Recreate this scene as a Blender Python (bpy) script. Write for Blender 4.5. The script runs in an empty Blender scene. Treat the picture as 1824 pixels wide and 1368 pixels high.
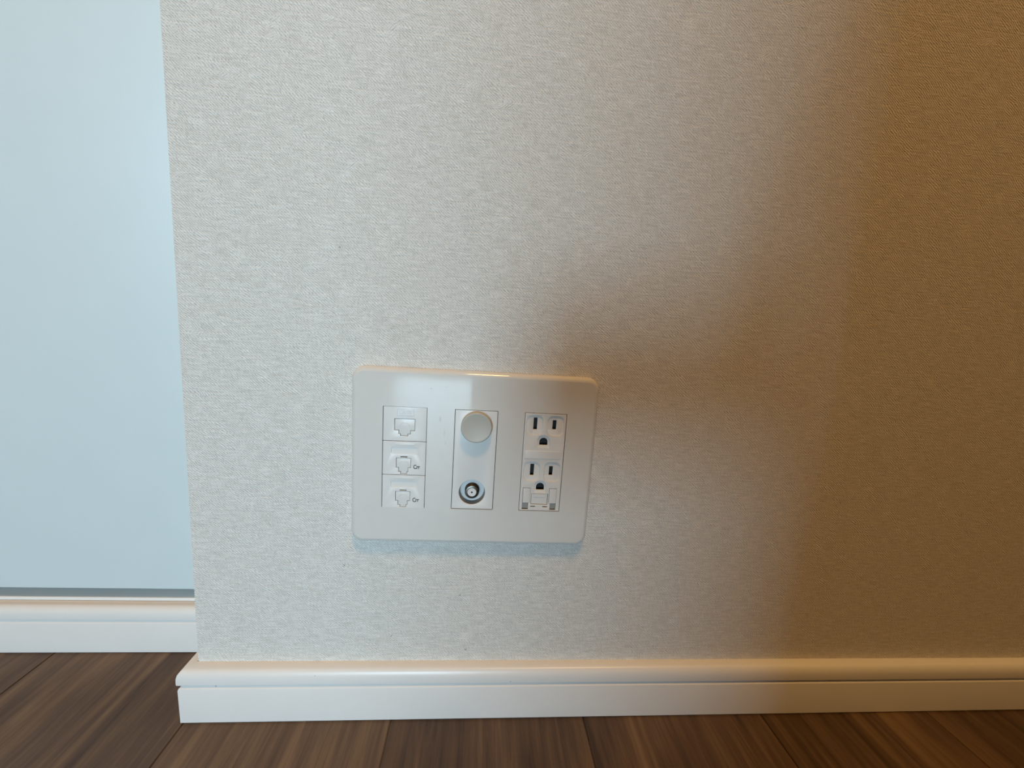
import bpy, bmesh, math, random
from mathutils import Matrix, Vector

S = bpy.context.scene
C = S.collection
MM = 0.001

# ------------------------------------------------------------------ camera
cam_d = bpy.data.cameras.new('camera')
cam = bpy.data.objects.new('camera', cam_d)
C.objects.link(cam)
right = Vector((0.99546, -0.07129, 0.06313))
fwd = Vector((0.07974, 0.98643, -0.14353))
up = Vector((-0.05205, 0.14791, 0.98763))
M = Matrix((right, up, -fwd)).transposed().to_4x4()
M.translation = Vector((-0.0130, -0.2580, 0.2880))
cam.matrix_world = M
cam_d.sensor_fit = 'HORIZONTAL'
cam_d.sensor_width = 36.0
cam_d.lens = 696.3 / 1824 * 36
cam_d.clip_start = 0.005
cam_d.clip_end = 50
S.camera = cam

# ------------------------------------------------------------------ world, lights, exposure
W = bpy.data.worlds.new('sky')
S.world = W
W.use_nodes = True
W.node_tree.nodes['Background'].inputs[0].default_value = (0.60, 0.80, 1.0, 1)
W.node_tree.nodes['Background'].inputs[1].default_value = 2.2
S.view_settings.view_transform = 'Standard'
S.view_settings.look = 'None'
S.view_settings.exposure = 0.0
S.view_settings.gamma = 1.0
S.view_settings.use_curve_mapping = False

ROOM_L, ROOM_R, ROOM_F, CEIL = -1.35, 1.5, -1.90, 2.40
WIN_X0, WIN_X1, WIN_Z0, WIN_Z1 = -0.50, 0.08, 0.02, 0.70
def area(name, loc, rot, sx, sy, power, col, shape='RECTANGLE'):
    l = bpy.data.lights.new(name, 'AREA')
    l.shape = shape
    l.size = sx
    l.size_y = sy
    l.energy = power
    l.color = col
    o = bpy.data.objects.new(name, l)
    C.objects.link(o)
    o.location = loc
    o.rotation_euler = rot
    return o
# daylight entering through the balcony window behind the camera
area('window_daylight', ((WIN_X0 + WIN_X1) / 2, ROOM_F - 0.03, (WIN_Z0 + WIN_Z1) / 2),
     (math.radians(90), 0, 0), WIN_X1 - WIN_X0, WIN_Z1 - WIN_Z0, 31.5, (0.585, 0.86, 1.05))
# warm round ceiling lamp (its housing is built further down)
LAMP = (0.05, -0.95)
area('ceiling_lamp_light', (LAMP[0], LAMP[1], CEIL - 0.075), (0, 0, 0), 0.34, 0.34, 23.5, (1.0, 0.53, 0.155), 'DISK')

# ------------------------------------------------------------------ materials
def nmat(name, col, rough=0.5, metal=0.0, coat=0.0, spec=0.5):
    m = bpy.data.materials.new(name)
    m.use_nodes = True
    b = m.node_tree.nodes['Principled BSDF']
    b.inputs['Base Color'].default_value = (*col, 1)
    b.inputs['Roughness'].default_value = rough
    b.inputs['Metallic'].default_value = metal
    b.inputs['Coat Weight'].default_value = coat
    b.inputs['Coat Roughness'].default_value = 0.05
    b.inputs['Specular IOR Level'].default_value = spec
    return m, m.node_tree.nodes, m.node_tree.links, b

class G:
    """tiny node-graph helper"""
    def __init__(s, m):
        s.n = m.node_tree.nodes; s.l = m.node_tree.links
    def put(s, sock, v):
        if isinstance(v, bpy.types.NodeSocket): s.l.new(v, sock)
        else: sock.default_value = v
    def math(s, op, a, b=0.0, clamp=False):
        n = s.n.new('ShaderNodeMath'); n.operation = op; n.use_clamp = clamp
        s.put(n.inputs[0], a); s.put(n.inputs[1], b)
        return n.outputs[0]
    def noise(s, vec, scale, detail=2.0, rough=0.5, dist=0.0):
        n = s.n.new('ShaderNodeTexNoise')
        s.put(n.inputs['Vector'], vec); n.inputs['Scale'].default_value = scale
        n.inputs['Detail'].default_value = detail; n.inputs['Roughness'].default_value = rough
        n.inputs['Distortion'].default_value = dist
        return n.outputs['Fac']
    def vmul(s, vec, k):
        n = s.n.new('ShaderNodeVectorMath'); n.operation = 'MULTIPLY'
        s.put(n.inputs[0], vec); n.inputs[1].default_value = k
        return n.outputs[0]
    def mix(s, f, a, b):
        n = s.n.new('ShaderNodeMix'); n.data_type = 'RGBA'
        s.put(n.inputs[0], f); s.put(n.inputs[6], a); s.put(n.inputs[7], b)
        return n.outputs[2]
    def ramp(s, f, pts):
        n = s.n.new('ShaderNodeValToRGB')
        s.put(n.inputs[0], f)
        e = n.color_ramp.elements
        while len(e) < len(pts): e.new(0.5)
        for i, (p, c) in enumerate(pts):
            e[i].position = p; e[i].color = c if len(c) == 4 else (*c, 1)
        return n.outputs[0]
    def bump(s, h, dist, strength=1.0):
        n = s.n.new('ShaderNodeBump'); n.inputs['Distance'].default_value = dist
        n.inputs['Strength'].default_value = strength; s.put(n.inputs['Height'], h)
        return n.outputs[0]
    def geo(s):
        return s.n.new('ShaderNodeNewGeometry').outputs['Position']
    def objc(s):
        return s.n.new('ShaderNodeTexCoord').outputs['Object']

def specks(g, pos, base, spots, col=(0.06, 0.055, 0.05, 1)):
    """small dirt marks (x, y, z, radius in mm) on the base colour"""
    out = base
    for (x, y, z, r) in spots:
        d = g.n.new('ShaderNodeVectorMath'); d.operation = 'DISTANCE'
        g.l.new(pos, d.inputs[0]); d.inputs[1].default_value = (x * MM, y * MM, z * MM)
        f = g.math('LESS_THAN', d.outputs['Value'], r * MM)
        out = g.mix(g.math('MULTIPLY', f, 0.45), out, col)
    return out

def make_wallpaper():
    m, n, l, b = nmat('woven_wallpaper', (0.78, 0.76, 0.71), 0.65, spec=0.3)
    g = G(m)
    pos = g.geo()
    sep = n.new('ShaderNodeSeparateXYZ'); l.new(pos, sep.inputs[0])
    x, z = sep.outputs[0], sep.outputs[2]
    wob = g.noise(pos, 60, 2)
    wob2 = g.noise(g.vmul(pos, (1, 1, 3.5)), 170, 2)
    ph = g.math('ADD', g.math('MULTIPLY', wob, 22.0), g.math('MULTIPLY', wob2, 8.0))
    def diag(kx, kz):
        a = g.math('ADD', g.math('MULTIPLY', x, kx), g.math('MULTIPLY', z, kz))
        return g.math('SINE', g.math('ADD', a, ph))
    d1 = diag(3300, 4000)
    d2 = diag(-3300, 4000)
    sel = g.math('MULTIPLY', g.math('SUBTRACT', g.noise(g.vmul(pos, (1, 1, 1.6)), 75, 2), 0.55), 5.0, True)
    mixd = n.new('ShaderNodeMix')
    l.new(sel, mixd.inputs[0]); l.new(d1, mixd.inputs[2]); l.new(d2, mixd.inputs[3])
    tw = mixd.outputs[0]
    cross = g.math('SINE', g.math('ADD', g.math('ADD', g.math('MULTIPLY', x, 2500.0), g.math('MULTIPLY', z, -1900.0)),
                                  g.math('MULTIPLY', g.noise(pos, 240, 2), 26.0)))
    amp = g.math('ADD', g.math('MULTIPLY', g.noise(pos, 420, 2), 1.1), g.math('MULTIPLY', cross, 0.30))
    tw = g.math('MULTIPLY', tw, amp)
    thr = g.noise(g.vmul(pos, (0.10, 1, 1.0)), 950, 3, 0.6)
    thr2 = g.noise(g.vmul(pos, (1, 1, 0.25)), 620, 2, 0.6)
    h = g.math('ADD', g.math('MULTIPLY', tw, 0.54), g.math('ADD', g.math('MULTIPLY', thr, 1.3), g.math('MULTIPLY', thr2, 0.45)))
    l.new(g.bump(h, 0.00034, 1.0), b.inputs['Normal'])
    fac = g.math('MULTIPLY', g.math('SUBTRACT', h, 0.40), 0.9, True)
    col = g.mix(fac, (0.57, 0.545, 0.50, 1), (0.93, 0.91, 0.86, 1))
    col = specks(g, pos, col, [(-104, 0, 330, .5), (-101, 0, 117, .6), (-20, 0, 95, .6), (-14, 0, 51, .7), (-68, 0, 62, .5)])
    l.new(col, b.inputs['Base Color'])
    return m
M_paper = make_wallpaper()

def make_paint():
    m, n, l, b = nmat('smooth_white_panel', (0.78, 0.80, 0.79), 0.38)
    g = G(m); pos = g.geo()
    l.new(g.bump(g.noise(pos, 900, 3, 0.6), 0.00004, 0.5), b.inputs['Normal'])
    l.new(specks(g, pos, g.mix(g.noise(pos, 25, 3), (0.70, 0.775, 0.775, 1), (0.74, 0.81, 0.81, 1)),
                 [(-314, 55, 67, .8), (-350, 55, 70, .6)]), b.inputs['Base Color'])
    return m
M_panel = make_paint()

def make_trim():
    m, n, l, b = nmat('satin_white_trim', (0.78, 0.775, 0.75), 0.32)
    g = G(m); pos = g.geo()
    sp = [(-185, -7, 29.5, .8), (-160, -8, 33, .5), (-110, -8, 33.5, .5), (20, -8, 32.6, .8), (-90, -6, 30, .6),
          (-40, -8, 33.5, .4), (-118, -8, 38, .4), (-227, 51, 17, .7), (-232, 51, 31, .4)]
    col = g.mix(g.noise(pos, 40, 3), (0.755, 0.75, 0.725, 1), (0.80, 0.795, 0.77, 1))
    l.new(specks(g, pos, col, sp), b.inputs['Base Color'])
    l.new(g.bump(g.noise(pos, 700, 2), 0.00004, 0.4), b.inputs['Normal'])
    return m
M_trim = make_trim()

def make_wood():
    m, n, l, b = nmat('brown_wood_floor', (0.17, 0.11, 0.065), 0.42)
    g = G(m)
    oi = n.new('ShaderNodeObjectInfo')
    off = n.new('ShaderNodeCombineXYZ')
    l.new(g.math('MULTIPLY', oi.outputs['Random'], 3.7), off.inputs[0])
    l.new(g.math('MULTIPLY', oi.outputs['Random'], 9.1), off.inputs[1])
    add = n.new('ShaderNodeVectorMath'); add.operation = 'ADD'
    l.new(g.objc(), add.inputs[0]); l.new(off.outputs[0], add.inputs[1])
    v = add.outputs[0]
    broad = g.noise(g.vmul(v, (1, 0.12, 1)), 26, 3, 0.55, 1.2)
    fine = g.noise(g.vmul(v, (1, 0.045, 1)), 170, 4, 0.6, 0.4)
    pores = g.noise(g.vmul(v, (1, 0.06, 1)), 900, 3, 0.6)
    t = g.math('ADD', g.math('MULTIPLY', broad, 0.55), g.math('ADD', g.math('MULTIPLY', fine, 0.38), g.math('MULTIPLY', pores, 0.12)))
    t = g.math('ADD', t, g.math('MULTIPLY', g.math('SUBTRACT', oi.outputs['Random'], 0.5), 0.10))
    col = g.ramp(t, [(0.38, (0.042, 0.021, 0.008)), (0.50, (0.098, 0.055, 0.026)), (0.64, (0.180, 0.112, 0.056))])
    l.new(col, b.inputs['Base Color'])
    l.new(g.bump(g.math('ADD', g.math('MULTIPLY', pores, 0.6), fine), 0.00012, 0.5), b.inputs['Normal'])
    return m
M_wood = make_wood()

def plastic(name, col, rough, coat=0.0, noise=0.0006):
    m, n, l, b = nmat(name, col, rough, coat=coat)
    g = G(m); p = g.objc()
    a = tuple(c * 0.975 for c in col) + (1,)
    c2 = tuple(min(1, c * 1.02) for c in col) + (1,)
    l.new(g.mix(g.noise(p, 120, 2), a, c2), b.inputs['Base Color'])
    if noise:
        l.new(g.bump(g.noise(p, 30, 1), noise, 0.35), b.inputs['Normal'])
    return m
M_plate = plastic('glossy_white_plastic', (0.70, 0.69, 0.65), 0.06, 0.4, 0.0)
def scuff_plate():
    g = G(M_plate)
    b = M_plate.node_tree.nodes['Principled BSDF']
    p = g.objc()
    base = b.inputs['Base Color'].links[0].from_socket
    # faint scuffs beside the middle module, plus two dust marks
    out = base
    for (u, v, ru, rv, k) in [(56.5, 86.0, 1.0, 2.6, .28), (59.5, 77, 0.8, 3.5, .16), (60.5, 70, .9, 1.5, .16), (50, 106, .7, .45, .5), (59.5, 107.5, .9, .6, .2)]:
        n = g.n.new('ShaderNodeVectorMath'); n.operation = 'SUBTRACT'
        g.l.new(p, n.inputs[0]); n.inputs[1].default_value = ((u - 80.3) * MM, -0.0065, v * MM)
        q = g.vmul(n.outputs[0], (1 / (ru * MM), 1 / (3 * MM), 1 / (rv * MM)))
        ln = g.n.new('ShaderNodeVectorMath'); ln.operation = 'LENGTH'; g.l.new(q, ln.inputs[0])
        f = g.math('SUBTRACT', 1.0, ln.outputs['Value'], True)
        f = g.math('MULTIPLY', g.math('MULTIPLY', f, g.noise(p, 1500, 2)), 2.2 * k, True)
        out = g.mix(f, out, (0.22, 0.21, 0.25, 1))
    g.l.new(out, b.inputs['Base Color'])
scuff_plate()
M_mod = plastic('white_module_plastic', (0.76, 0.755, 0.725), 0.28, 0.0, 0.0)
M_mod2 = plastic('warm_white_module_plastic', (0.73, 0.71, 0.67), 0.30, 0.0, 0.0)
M_knob = plastic('ivory_knob_plastic', (0.47, 0.45, 0.385), 0.42, 0.0, 0.0)
M_grey = plastic('grey_grip_plastic', (0.30, 0.30, 0.28), 0.5, 0.0, 0.0)
M_black = plastic('black_interior_plastic', (0.012, 0.010, 0.009), 0.6, 0.0, 0.0)
M_ink = plastic('black_print', (0.02, 0.02, 0.022), 0.6, 0.0, 0.0)
M_ptfe = plastic('white_dielectric', (0.75, 0.75, 0.73), 0.35, 0.0, 0.0)
M_cup = plastic('grey_white_cup_plastic', (0.15, 0.15, 0.147), 0.35, 0.0, 0.0)
M_metal, _n, _l, _b = nmat('nickel_plated_metal', (0.22, 0.215, 0.20), 0.2, metal=1.0)
g_ = G(M_metal)
_l.new(g_.math('ADD', g_.math('MULTIPLY', g_.noise(g_.objc(), 900, 2), 0.15), 0.15), _b.inputs['Roughness'])
M_ceil = plastic('white_ceiling', (0.80, 0.79, 0.76), 0.8, 0.0, 0.0)
M_dark = plastic('brown_blocker', (0.16, 0.095, 0.05), 0.5, 0.0, 0.0)
M_beige = plastic('beige_wall_paint', (0.30, 0.24, 0.17), 0.8, 0.0, 0.0)
M_alu, *_ = nmat('window_frame_metal', (0.35, 0.34, 0.33), 0.4, metal=0.6)
def make_glass():
    m = bpy.data.materials.new('window_glass'); m.use_nodes = True
    n, l = m.node_tree.nodes, m.node_tree.links
    n.clear()
    o = n.new('ShaderNodeOutputMaterial'); t = n.new('ShaderNodeBsdfTransparent'); gl = n.new('ShaderNodeBsdfGlossy')
    gl.inputs['Roughness'].default_value = 0.02
    fr = n.new('ShaderNodeFresnel'); fr.inputs[0].default_value = 1.3
    mx = n.new('ShaderNodeMixShader')
    l.new(fr.outputs[0], mx.inputs[0]); l.new(t.outputs[0], mx.inputs[1]); l.new(gl.outputs[0], mx.inputs[2]); l.new(mx.outputs[0], o.inputs[0])
    return m
M_glass = make_glass()
M_lamp, _n, _l, _b = nmat('lit_lamp_diffuser', (0.9, 0.85, 0.75), 0.5)
_b.inputs['Emission Color'].default_value = (1.0, 0.72, 0.40, 1)
_b.inputs['Emission Strength'].default_value = 2.0

# ------------------------------------------------------------------ mesh helpers
def obj(name, bm, mat, parent=None, smooth=None):
    me = bpy.data.meshes.new(name)
    bmesh.ops.recalc_face_normals(bm, faces=bm.faces[:])
    bm.to_mesh(me); bm.free()
    return link(name, me, mat, parent, smooth)
def link(name, me, mat, parent=None, smooth=None):
    if mat is not None and not me.materials: me.materials.append(mat)
    if smooth:
        me.shade_smooth(); me.set_sharp_from_angle(angle=math.radians(smooth))
    o = bpy.data.objects.new(name, me)
    C.objects.link(o)
    if parent: o.parent = parent
    return o
def box(bm, x0, x1, y0, y1, z0, z1):
    v = [bm.verts.new((x, y, z)) for x in (x0, x1) for y in (y0, y1) for z in (z0, z1)]
    for f in ((0, 1, 3, 2), (4, 6, 7, 5), (0, 4, 5, 1), (2, 3, 7, 6), (0, 2, 6, 4), (1, 5, 7, 3)):
        bm.faces.new([v[i] for i in f])
def bevel_all(bm, w, seg=2):
    bmesh.ops.bevel(bm, geom=bm.edges[:], offset=w, segments=seg, profile=0.5, affect='EDGES')
def struct(o):
    o['kind'] = 'structure'
    return o
def rr(u0, u1, v0, v1, r, n=8):
    """rounded rectangle outline; r one radius or (bl, br, tr, tl)"""
    rs = (r,) * 4 if not isinstance(r, tuple) else r
    P = []
    for (cx, cy, a0, q) in ((u0, v0, 180, rs[0]), (u1, v0, 270, rs[1]), (u1, v1, 0, rs[2]), (u0, v1, 90, rs[3])):
        sx = 1 if cx == u0 else -1
        sy = 1 if cy == v0 else -1
        if q <= 0:
            P.append((cx, cy)); continue
        for i in range(n + 1):
            a = math.radians(a0 + 90 * i / n)
            P.append((cx + sx * q + q * math.cos(a), cy + sy * q + q * math.sin(a)))
    return P
def circ(u, v, r, n=48):
    return [(u + r * math.cos(2 * math.pi * i / n), v + r * math.sin(2 * math.pi * i / n)) for i in range(n)]
UC = 80.3
def sheet_mesh(outer, holes, w0, w1, bev=0.0, seg=2, origin=(UC, 0)):
    """plate-local sheet between depths w0 < w1 (mm) with holes and rounded rims; returns a mesh"""
    cu = bpy.data.curves.new('sheet', 'CURVE')
    cu.dimensions = '2D'; cu.fill_mode = 'BOTH'
    cu.extrude = (w1 - w0) / 2 - bev
    cu.bevel_depth = bev; cu.bevel_resolution = seg; cu.offset = -bev
    for P in [outer] + holes:
        s = cu.splines.new('POLY'); s.points.add(len(P) - 1)
        for p, (u, v) in zip(s.points, P): p.co = (u - origin[0], v - origin[1], 0, 1)
        s.use_cyclic_u = True
    o = bpy.data.objects.new('sheet', cu); C.objects.link(o)
    bpy.context.view_layer.update()
    me = bpy.data.meshes.new_from_object(o.evaluated_get(bpy.context.evaluated_depsgraph_get()))
    bpy.data.objects.remove(o); bpy.data.curves.remove(cu)
    mid = (w0 + w1) / 2
    for vv in me.vertices:
        x, y, z = vv.co
        vv.co = (x * MM, -(mid + z) * MM, y * MM)
    me.materials.clear()
    return me
def to_bm(me, bm=None):
    bm = bm or bmesh.new(); bm.from_mesh(me); return bm
def sheet(name, outer, holes, w0, w1, mat, parent, bev=0.0, smooth=35, seg=2, origin=(UC, 0)):
    bm = to_bm(sheet_mesh(outer, holes, w0, w1, bev, seg, origin))
    bmesh.ops.remove_doubles(bm, verts=bm.verts[:], dist=1e-7)
    return obj(name, bm, mat, parent, smooth)
def lathe(bm, u, v, prof, n=48, origin=(UC, 0), cap=True):
    """profile [(radius, depth w)] spun about the outward axis at (u, v)"""
    rings = []
    for (r, w) in prof:
        rings.append([bm.verts.new(((u - origin[0] + r * math.cos(2 * math.pi * i / n)) * MM, -w * MM,
                                    (v - origin[1] + r * math.sin(2 * math.pi * i / n)) * MM)) for i in range(n)])
    for a, b in zip(rings, rings[1:]):
        for i in range(n):
            bm.faces.new((a[i], a[(i + 1) % n], b[(i + 1) % n], b[i]))
    if cap: bm.faces.new(rings[-1])
def extrude_profile(bm, prof, path):
    """profile points (outward distance, z) swept along a path of (x, y, nx, ny) with mitred normals"""
    rows = []
    for (x, y, nx, ny) in path:
        rows.append([bm.verts.new((x + nx * d, y + ny * d, z)) for d, z in prof])
    for a, b in zip(rows, rows[1:]):
        for i in range(len(prof) - 1):
            bm.faces.new((a[i], a[i + 1], b[i + 1], b[i]))
    for r in (rows[0], rows[-1]):
        bm.faces.new(r)

# ------------------------------------------------------------------ setting: floor planks
XL = -0.2010           # left end of the papered wall
YP = 0.0560            # face of the set-back white panel
bm = bmesh.new(); box(bm, ROOM_L - .1, ROOM_R + .1, ROOM_F - .1, 0.30, -0.05, -0.012)
floor = struct(obj('floor', bm, M_wood))
PW = 0.14225
bm = bmesh.new(); box(bm, -PW / 2 + .00012, PW / 2 - .00012, ROOM_F, 0.10, -0.012, 0)
ed = [e for e in bm.edges if all(abs(v.co.z) < 1e-6 for v in e.verts) and abs(e.verts[0].co.x - e.verts[1].co.x) < 1e-6]
bmesh.ops.bevel(bm, geom=ed, offset=0.0005, segments=2, affect='EDGES')
first = obj('plank', bm, M_wood, floor, 40)
k0 = -8
first.location.x = -0.2076 + PW * (k0 + .5)
for k in range(k0 + 1, 12):
    c = first.copy(); C.objects.link(c); c.parent = floor
    c.location.x = -0.2076 + PW * (k + .5)

# ------------------------------------------------------------------ setting: walls, ceiling
bm = bmesh.new(); box(bm, XL, ROOM_R, 0, 0.25, -0.01, CEIL)
vert = [e for e in bm.edges if abs(e.verts[0].co.x - XL) < 1e-6 and abs(e.verts[1].co.x - XL) < 1e-6
        and abs(e.verts[0].co.y) < 1e-6 and abs(e.verts[1].co.y) < 1e-6]
bmesh.ops.bevel(bm, geom=vert, offset=0.0008, segments=3, affect='EDGES')
struct(obj('wall_back', bm, M_paper, None, 35))
# set-back wall: smooth panel ending above a shadow gap
bm = bmesh.new(); box(bm, ROOM_L, XL + .001, YP, 0.085, 0.0562, CEIL)
bevel_all(bm, 0.0006, 2)
struct(obj('wall_left_panel', bm, M_panel, None, 35))
bm = bmesh.new(); box(bm, ROOM_L, XL + .001, 0.085, 0.20, -0.01, CEIL)
struct(obj('wall_left_backing', bm, M_panel))
for nm, b_ in (('wall_left', (ROOM_L - .1, ROOM_L, ROOM_F, .25, -.01, CEIL)),
               ('wall_right', (ROOM_R, ROOM_R + .1, ROOM_F, .25, -.01, CEIL)),
               ('ceiling', (ROOM_L - .1, ROOM_R + .1, ROOM_F - .1, .25, CEIL, CEIL + .1))):
    bm = bmesh.new(); box(bm, *b_)
    struct(obj(nm, bm, M_beige))
bm = bmesh.new()
box(bm, ROOM_L - .1, WIN_X0, ROOM_F - .1, ROOM_F, -.01, CEIL)
box(bm, WIN_X1, ROOM_R + .1, ROOM_F - .1, ROOM_F, -.01, CEIL)
box(bm, WIN_X0, WIN_X1, ROOM_F - .1, ROOM_F, WIN_Z1, CEIL)
box(bm, WIN_X0, WIN_X1, ROOM_F - .1, ROOM_F, -.01, WIN_Z0)
struct(obj('wall_front', bm, M_beige))
# balcony window: frame, two sashes, panes
bm = bmesh.new()
t = 0.03
for (a, b_) in ((WIN_X0, WIN_X0 + t), (WIN_X1 - t, WIN_X1)):
    box(bm, a, b_, ROOM_F - .025, ROOM_F + .01, WIN_Z0, WIN_Z1)
box(bm, WIN_X0 + t, WIN_X1 - t, ROOM_F - .025, ROOM_F + .01, WIN_Z1 - t, WIN_Z1)
box(bm, WIN_X0 + t, WIN_X1 - t, ROOM_F - .025, ROOM_F + .01, WIN_Z0, WIN_Z0 + .02)
win = struct(obj('window_1', bm, M_alu))
# added half-height blocker for the photographer's body, shades the right of the wall
BLOCKER = dict(x=-0.048, y=-0.75, h=0.80)
bm = bmesh.new()
box(bm, BLOCKER['x'] + .012, 1.30, BLOCKER['y'] - .10, BLOCKER['y'], -.001, BLOCKER['h'] - .03)
box(bm, BLOCKER['x'], 1.31, BLOCKER['y'] - .115, BLOCKER['y'] + .015, BLOCKER['h'] - .03, BLOCKER['h'])
struct(obj('daylight_blocker', bm, M_dark))

# ------------------------------------------------------------------ setting: baseboards
prof = [(0, .0002), (.0070, .0002), (.0079, .0012), (.0082, .0268), (.0079, .0279), (.0068, .0290), (.0062, .0297), (.0064, .0302), (.0080, .0307), (.0086, .0315),
        (.0087, .0335), (.0086, .0365), (.0080, .0389), (.0068, .0406), (.0054, .0416), (.0040, .0421), (0, .0421)]
bm = bmesh.new()
extrude_profile(bm, prof, [(XL, YP + .003, -1, 0), (XL, 0, -1, -1), (ROOM_R, 0, 0, -1)])
struct(obj('baseboard_back', bm, M_trim, None, 28))
bm = bmesh.new()
extrude_profile(bm, prof, [(ROOM_L, .0600, 0, -1), (XL - .0005, .0600, 0, -1)])
struct(obj('baseboard_left', bm, M_trim, None, 28))
# narrow lip that fills between baseboard and shadow gap
bm = bmesh.new(); box(bm, ROOM_L, XL, .0605, .086, .030, .0448)
bevel_all(bm, 0.0007, 2)
struct(obj('trim_1', bm, M_trim, None, 35))

# ------------------------------------------------------------------ ceiling lamp above the camera
lamp = bpy.data.objects.new('ceiling_light', None); C.objects.link(lamp)
lamp.location = (LAMP[0], LAMP[1], CEIL)
lamp['label'] = 'round warm white ceiling light above the outlet wall, out of the picture'
lamp['category'] = 'ceiling light'
def zlathe(bm, prof, n=40):
    rings = [[bm.verts.new((r * math.cos(2 * math.pi * i / n), r * math.sin(2 * math.pi * i / n), z)) for i in range(n)] for r, z in prof]
    for a, b in zip(rings, rings[1:]):
        for i in range(n): bm.faces.new((a[i], a[(i + 1) % n], b[(i + 1) % n], b[i]))
    bm.faces.new(rings[0]); bm.faces.new(rings[-1])
bm = bmesh.new(); zlathe(bm, [(.20, 0), (.21, -.01), (.21, -.045), (.18, -.05)]); obj('lamp_housing', bm, M_ceil, lamp, 35)
bm = bmesh.new(); zlathe(bm, [(.18, -.05), (.178, -.060), (.172, -.066)]); obj('diffuser', bm, M_lamp, lamp, 35)

# ------------------------------------------------------------------ the outlet plate
plate = bpy.data.objects.new('outlet_plate', None); C.objects.link(plate)
plate.location = ((-94.5352 + UC) * MM, 0, 139.737 * MM)
plate['label'] = 'glossy white three-gang outlet plate on the wallpapered wall above the baseboard'
plate['category'] = 'outlet plate'
U0, U1, V0, V1 = -0.7, 161.3, -1.7, 118.3
WF = 6.5            # front face depth
GU = [19.8, 65.8, 111.8]
GW, GV0, GV1 = 28.3, 24.2, 93.2
openings = [rr(u, u + GW, GV0, GV1, 0.25, 3) for u in GU]
bm = bmesh.new()
rim = [(0.35, 0.0), (0, 0.5), (0, 2.2), (0.25, 3.6), (0.75, 4.9), (1.5, 5.8), (2.3, 6.3), (3.2, WF)]
N = 10
rings = []
for ins, w in rim:
    P = rr(U0 + ins, U1 - ins, V0 + ins, V1 - ins, 8.5 - ins, N)
    rings.append([bm.verts.new(((u - UC) * MM, -w * MM, v * MM)) for u, v in P])
for a, b_ in zip(rings, rings[1:]):
    n = len(a)
    for i in range(n): bm.faces.new((a[i], a[(i + 1) % n], b_[(i + 1) % n], b_[i]))
to_bm(sheet_mesh(rr(U0 + 3.2, U1 - 3.2, V0 + 3.2, V1 - 3.2, 5.3, N), openings, WF - 2.0, WF), bm)
obj('cover_plate', bm, M_plate, plate, 30)
bm = bmesh.new()
box(bm, (GU[0] - 2 - UC) * MM, (GU[2] + GW + 2 - UC) * MM, -.0005, -.0001, (GV0 - 2) * MM, (GV1 + 2) * MM)
obj('mounting_box', bm, M_black, plate)

GAP = 0.32
def text_mesh(body, size, u, v, w, thick, bold=0.0, space=1.0, width=1.0):
    cu = bpy.data.curves.new('lettering', 'FONT')
    cu.body = body; cu.size = size; cu.extrude = thick; cu.offset = bold; cu.space_character = space
    cu.align_x = 'CENTER'; cu.align_y = 'CENTER'; cu.resolution_u = 3
    o = bpy.data.objects.new('lettering', cu); C.objects.link(o)
    bpy.context.view_layer.update()
    me = bpy.data.meshes.new_from_object(o.evaluated_get(bpy.context.evaluated_depsgraph_get()))
    bpy.data.objects.remove(o); bpy.data.curves.remove(cu)
    for vv in me.vertices:
        x, y, z = vv.co
        vv.co = ((u - UC + x * width) * MM, -(w + z) * MM, (v + y) * MM)
    me.materials.clear()
    return me

def inset(P, d):
    """shrink a rectilinear outline (counter-clockwise) by d"""
    n = len(P); out = []
    for i in range(n):
        a, b_, c = Vector(P[i - 1]), Vector(P[i]), Vector(P[(i + 1) % n])
        e1 = (b_ - a).normalized(); e2 = (c - b_).normalized()
        n1 = Vector((-e1.y, e1.x)); n2 = Vector((-e2.y, e2.x))
        out.append(tuple(b_ + (n1 + n2) * d / (1 + n1.dot(n2))))
    return out

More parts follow.
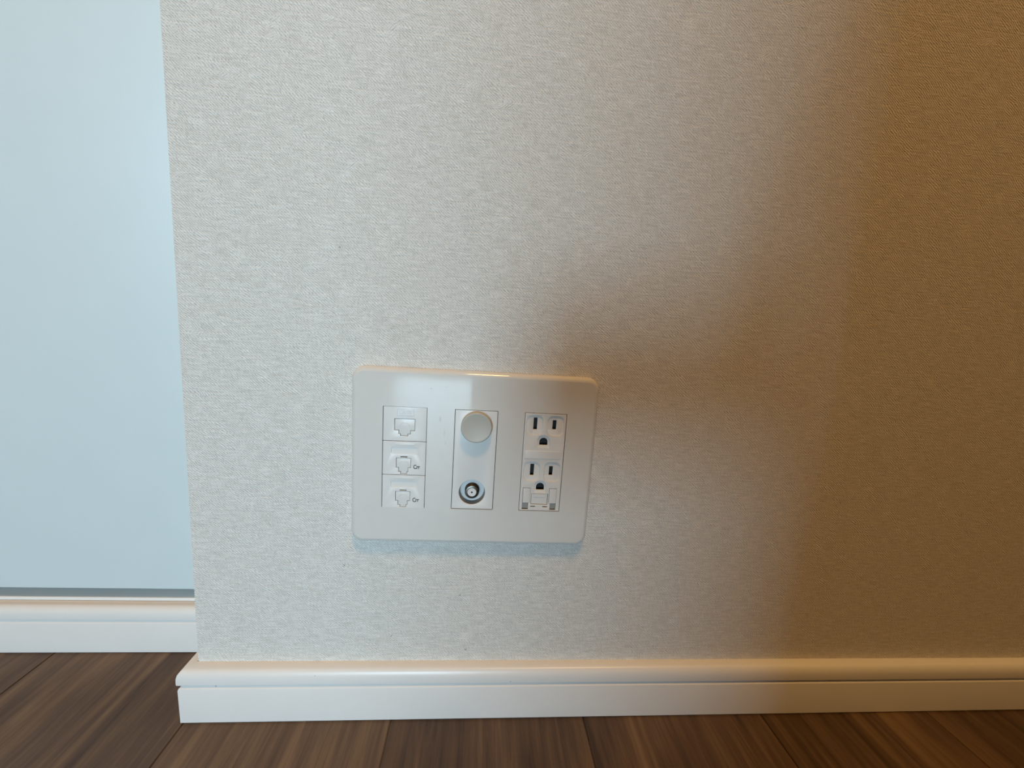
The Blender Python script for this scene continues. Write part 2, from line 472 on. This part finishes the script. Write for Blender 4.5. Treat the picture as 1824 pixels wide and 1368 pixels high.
WM = WF - 0.15
def jack(v0, v1, kind):
    ua, ub = GU[0] + GAP, GU[0] + GW - GAP
    va, vb = v0 + GAP / 2, v1 - GAP / 2
    if kind == 0:
        sh = [(31.0, 73.7), (36.0, 73.7), (36.0, 75.0), (37.7, 75.0), (37.7, 77.3), (40.4, 77.3), (40.4, 85.2), (27.2, 85.2), (27.2, 77.3), (30.0, 77.3), (30.0, 75.0), (31.0, 75.0)]
        holes = [sh]
    else:
        dv = v0 - 47.0
        sh = [(31.7, 47.7), (35.9, 47.7), (35.9, 49.2), (36.7, 49.2), (36.7, 52.0), (38.4, 52.0), (38.4, 58.7), (28.7, 58.7), (28.7, 52.0), (30.3, 52.0), (30.3, 49.2), (31.7, 49.2)]
        sh = [(a, b_ + dv) for a, b_ in sh]
        holes = [sh, rr(25.6, 42.5, 61.4 + dv, 65.9 + dv, 1.6, 6), [(31.5, 59.15 + dv), (36.0, 59.15 + dv), (36.0, 59.75 + dv), (31.5, 59.75 + dv)]]
    p = sheet('network_jack', rr(ua, ub, va, vb, .3, 2), holes, WM - 1.2, WM, M_mod, plate, 0.14)
    if kind:
        # floor of the pill-shaped label recess and a low ridge above it belong to the same moulding
        f = sheet('label_recess', rr(25.0, 43.0, 60.8 + dv, 66.4 + dv, 1.8, 6), [], WM - 1.2, WM - 0.42, M_mod, p)
        sheet('ridge', rr(28.0, 40.6, 67.3 + dv, 68.7 + dv, .5, 4), [], WM - .1, WM + .18, M_mod, p, 0.12)
        c = 33.6
        me = text_mesh('Crr', 3.9, 42.1, 52.75 + dv, WM + .012, .010, 0.085, 0.93, 0.78)
        link('lettering', me, M_ink, p)['label'] = 'small black print'
    else:
        sheet('label_frame', rr(28.6, 39.4, 87.3, 92.0, .4, 3), [rr(28.9, 39.1, 87.6, 91.7, .3, 3)], WM - .1, WM + .24, M_mod, p, 0.05)
        me = text_mesh('CAT5E', 3.0, 34.0, 89.7, WM, .26, 0.06, 0.9)
        link('lettering', me, M_mod, p)['label'] = 'raised white lettering'
        c = 33.6
    s = sheet('dust_shutter', inset(sh, 0.24), [], WM - 1.3, WM - 0.28, M_mod, p, 0.12)
    # finger arch on the shutter
    top = (82.6 if kind == 0 else 56.6 + dv)
    R1, R2 = (3.3, 2.7)
    P = [(c + R1 * math.cos(math.radians(a)), top - 2.6 + R1 * math.sin(math.radians(a))) for a in range(0, 181, 15)] + \
        [(c + R2 * math.cos(math.radians(a)), top - 2.6 + R2 * math.sin(math.radians(a))) for a in range(180, -1, -15)]
    sheet('finger_grip', P, [], WM - .35, WM - 0.08, M_mod, p, 0.08)
    return p
jack(70.15, 93.2, 0)
jack(47.0, 70.15, 1)
jack(23.9, 47.0, 2)

# --- middle module: knob-shaped cap above a coaxial socket
ua, ub, va, vb = GU[1] + GAP, GU[1] + GW - GAP, GV0 + GAP, GV1 - GAP
cu_, cv_ = 79.4, 36.4
tv = sheet('antenna_module', rr(ua, ub, va, vb, .3, 2), [circ(cu_, cv_, 8.75, 56)], WM - 1.2, WM, M_mod, plate, 0.3)
bm = bmesh.new()
lathe(bm, cu_, cv_, [(8.7, WM - .5), (8.4, WM - 2.0), (8.2, WM - 5.3)], 56, cap=False)
obj('socket_cup', bm, M_cup, tv, 40)['label'] = 'dark grey round recess'
bm = bmesh.new()
lathe(bm, cu_, cv_, [(8.2, WM - 5.3), (4.0, WM - 5.3)], 56, cap=False)
obj('cup_floor', bm, M_mod, tv)
con = bmesh.new()
pr = [(4.9, WM - 5.4), (4.9, WM - 4.8)]
w = WM - 4.7
while w < WM - 0.6:
    pr += [(4.75, w), (4.35, w + .25)]; w += .5
pr += [(4.6, WM - .5), (4.3, WM - .1), (3.5, WM), (3.35, WM - .5), (0.2, WM - .5)]
lathe(con, cu_, cv_, pr, 40, cap=False)
coax = obj('coaxial_connector', con, M_metal, tv, 25)
bm = bmesh.new(); lathe(bm, cu_, cv_, [(2.95, WM - .6), (2.95, WM + .1), (2.75, WM + .2), (2.0, WM + .2), (1.9, WM + .08), (0.55, WM + .08)], 36, cap=False)
obj('insulator', bm, M_ptfe, tv, 25)
bm = bmesh.new(); lathe(bm, cu_, cv_, [(0.62, WM - .4), (0.62, WM + .085)], 20)
obj('pin_hole', bm, M_black, tv)
# knob
bm = bmesh.new()
ku, kv = 80.25, 82.45
lathe(bm, ku, kv, [(10.1, WM - .2), (10.08, WM + 4.4), (10.0, WM + 4.9), (9.75, WM + 5.25), (9.35, WM + 5.35), (8.8, WM + 5.2), (0.01, WM + 5.1)], 64)
obj('knob', bm, M_knob, tv, 50)['label'] = 'round ivory knob'

# --- right module: two grounded sockets
ua, ub = GU[2] + GAP, GU[2] + GW - GAP
def dshape(u, v0, r, rise):
    P = [(u - r, v0), (u + r, v0)]
    vc = v0 + rise
    P += [(u + r * math.cos(math.radians(a)), vc + r * math.sin(math.radians(a))) for a in range(0, 181, 12)]
    return P
rec, slots, ground = [], [], []
for dv in (0, -32.15):
    rec += [rr(113.5, 124.3, 78.0 + dv, 91.5 + dv, 3.6, 8), rr(127.6, 138.4, 78.0 + dv, 91.5 + dv, 3.6, 8)]
    slots += [rr(118.0, 120.55, 81.7 + dv, 89.8 + dv, .12, 2), rr(130.9, 133.45, 82.2 + dv, 88.6 + dv, .12, 2)]
    if dv == 0: rec.append(dshape(125.65, 69.6, 4.0, 4.5))
    else: rec.append(dshape(125.65, 37.6, 4.0, 4.5))
    ground.append(dshape(125.65, (71.1 if dv == 0 else 39.3), 2.75, 2.3))
tab_l, tab_r = (114.0, 119.2), (132.1, 137.3)
bot = GV0 + GAP
# openings for release tabs, earth-terminal flap and their small slots
tabs = [[(tab_l[0], 25.2), (118.2, 25.2), (118.2, 30.0), (tab_l[1], 30.0), (tab_l[1], 40.8), (tab_l[0], 40.8)],
        [(133.2, 25.2), (tab_r[1], 25.2), (tab_r[1], 40.8), (tab_r[0], 40.8), (tab_r[0], 30.0), (133.2, 30.0)]]
flap = [(119.9, 28.9), (131.4, 28.9), (131.4, 36.8), (119.9, 36.8)]
lips = [[(119.9, 27.05), (123.1, 27.05), (123.1, 27.75), (119.9, 27.75)], [(128.2, 27.05), (131.4, 27.05), (131.4, 27.75), (128.2, 27.75)]]
out = sheet('power_outlet', rr(ua, ub, bot, GV1 - GAP, .3, 2), rec + tabs + [flap] + lips, WM - 1.4, WM + .1, M_mod2, plate, 0.24, seg=3)
T = [(120.6, 37.1), (130.8, 37.1), (130.8, 42.2), (139.0, 42.2), (139.0, 92.3), (112.6, 92.3), (112.6, 42.2), (120.6, 42.2)]
sheet('socket_face', T, slots + ground, WM - 1.9, WM - 0.75, M_mod2, out, 0.1)
# low band between the two sockets
sheet('centre_band', rr(113.4, 138.2, 61.6, 67.2, .5, 3), [], WM, WM + .32, M_mod2, out, 0.14)
for (a, b_), (ga, gb) in ((tab_l, (tab_l[0], 118.2)), (tab_r, (133.2, tab_r[1]))):
    sheet('release_tab', rr(a + .22, b_ - .12, 30.05, 40.55, .15, 2), [], WM - 1.2, WM + .02, M_mod2, out, 0.12)
    bm = bmesh.new()
    k = ga + .15
    while k + .4 < gb:
        box(bm, (k - UC) * MM, (k + .4 - UC) * MM, -(WM - .35) * MM, -(WM - 1.6) * MM, 25.95 * MM, 29.95 * MM); k += .55
    box(bm, (ga + .1 - UC) * MM, (gb - .1 - UC) * MM, -(WM - .55) * MM, -(WM - 1.7) * MM, 25.95 * MM, 29.95 * MM)
    obj('grip_pad', bm, M_grey, out)['label'] = 'ribbed grey pad'
bm = to_bm(sheet_mesh(rr(120.15, 131.1, 29.25, 36.6, .2, 2), [], WM - 1.4, WM - .25, 0.12))
to_bm(sheet_mesh(rr(121.6, 130.0, 34.2, 36.3, .6, 4), [], WM - .3, WM + .1, 0.15), bm)
obj('earth_terminal_cover', bm, M_mod2, out, 35)

# ------------------------------------------------------------------ the phone on an added holder, behind the camera
# (never in the picture; it throws the soft shadow to the right of the plate)
phone = bpy.data.objects.new('phone', None); C.objects.link(phone)
Rp = Matrix((right, up, -fwd)).transposed().to_4x4()
Rp.translation = cam.matrix_world.translation - fwd * 0.009
phone.matrix_world = Rp
phone['label'] = 'dark phone held level on an added holder facing the outlet plate, behind the viewpoint'
phone['category'] = 'phone'
def slab(x0, x1, y0, y1, z0, z1, r):
    bm = bmesh.new()
    P = rr(x0, x1, y0, y1, r, 6)
    lo = [bm.verts.new((x * MM, y * MM, z0 * MM)) for x, y in P]
    hi = [bm.verts.new((x * MM, y * MM, z1 * MM)) for x, y in P]
    bm.faces.new(lo); bm.faces.new(hi)
    for i in range(len(P)): bm.faces.new((lo[i], lo[(i + 1) % len(P)], hi[(i + 1) % len(P)], hi[i]))
    return bm
obj('body', slab(-14, 134, -60, 15, 0, 8, 9), M_black, phone, 35)
obj('screen', slab(-11, 131, -57, 12, 8.0, 8.4, 7), M_black, phone, 35)
obj('camera_bump', slab(-12, 22, -22, 13, -1.6, 0, 7), M_metal, phone, 35)
obj('hand_blocker', slab(4, 138, -60, 15, 9, 15, 12), M_black, phone, 35)  # added slab for the hand's share of the shadow
holder = bpy.data.objects.new('added_phone_holder', None); C.objects.link(holder)  # added support in place of the photographer's hand
hx, hy, hz = 0.12, BLOCKER['y'] + .015, BLOCKER['h']
holder.location = (hx, hy, hz)
holder['label'] = 'added black arm in place of a hand, clamped to the added blocker behind the viewpoint'
holder['category'] = 'added phone holder'
def rod(bm, a, b_, r, n=14):
    a, b_ = Vector(a), Vector(b_); d = (b_ - a).normalized()
    s1 = d.orthogonal().normalized(); s2 = d.cross(s1)
    R1 = [bm.verts.new(a + (s1 * math.cos(t * 2 * math.pi / n) + s2 * math.sin(t * 2 * math.pi / n)) * r) for t in range(n)]
    R2 = [bm.verts.new(b_ + (s1 * math.cos(t * 2 * math.pi / n) + s2 * math.sin(t * 2 * math.pi / n)) * r) for t in range(n)]
    for t in range(n): bm.faces.new((R1[t], R1[(t + 1) % n], R2[(t + 1) % n], R2[t]))
    bm.faces.new(R1); bm.faces.new(R2)
bm = bmesh.new(); box(bm, -.02, .02, -.03, .012, 0, .012); box(bm, -.02, .02, .001, .012, -.045, 0); obj('screw_clamp', bm, M_black, holder)
end = Rp @ Vector((.07, -.035, .016)) - holder.location
bm = bmesh.new(); rod(bm, (0, 0, .012), (0, -.01, .05), .006); rod(bm, (0, -.01, .05), end, .005); obj('arm', bm, M_black, holder, 35)
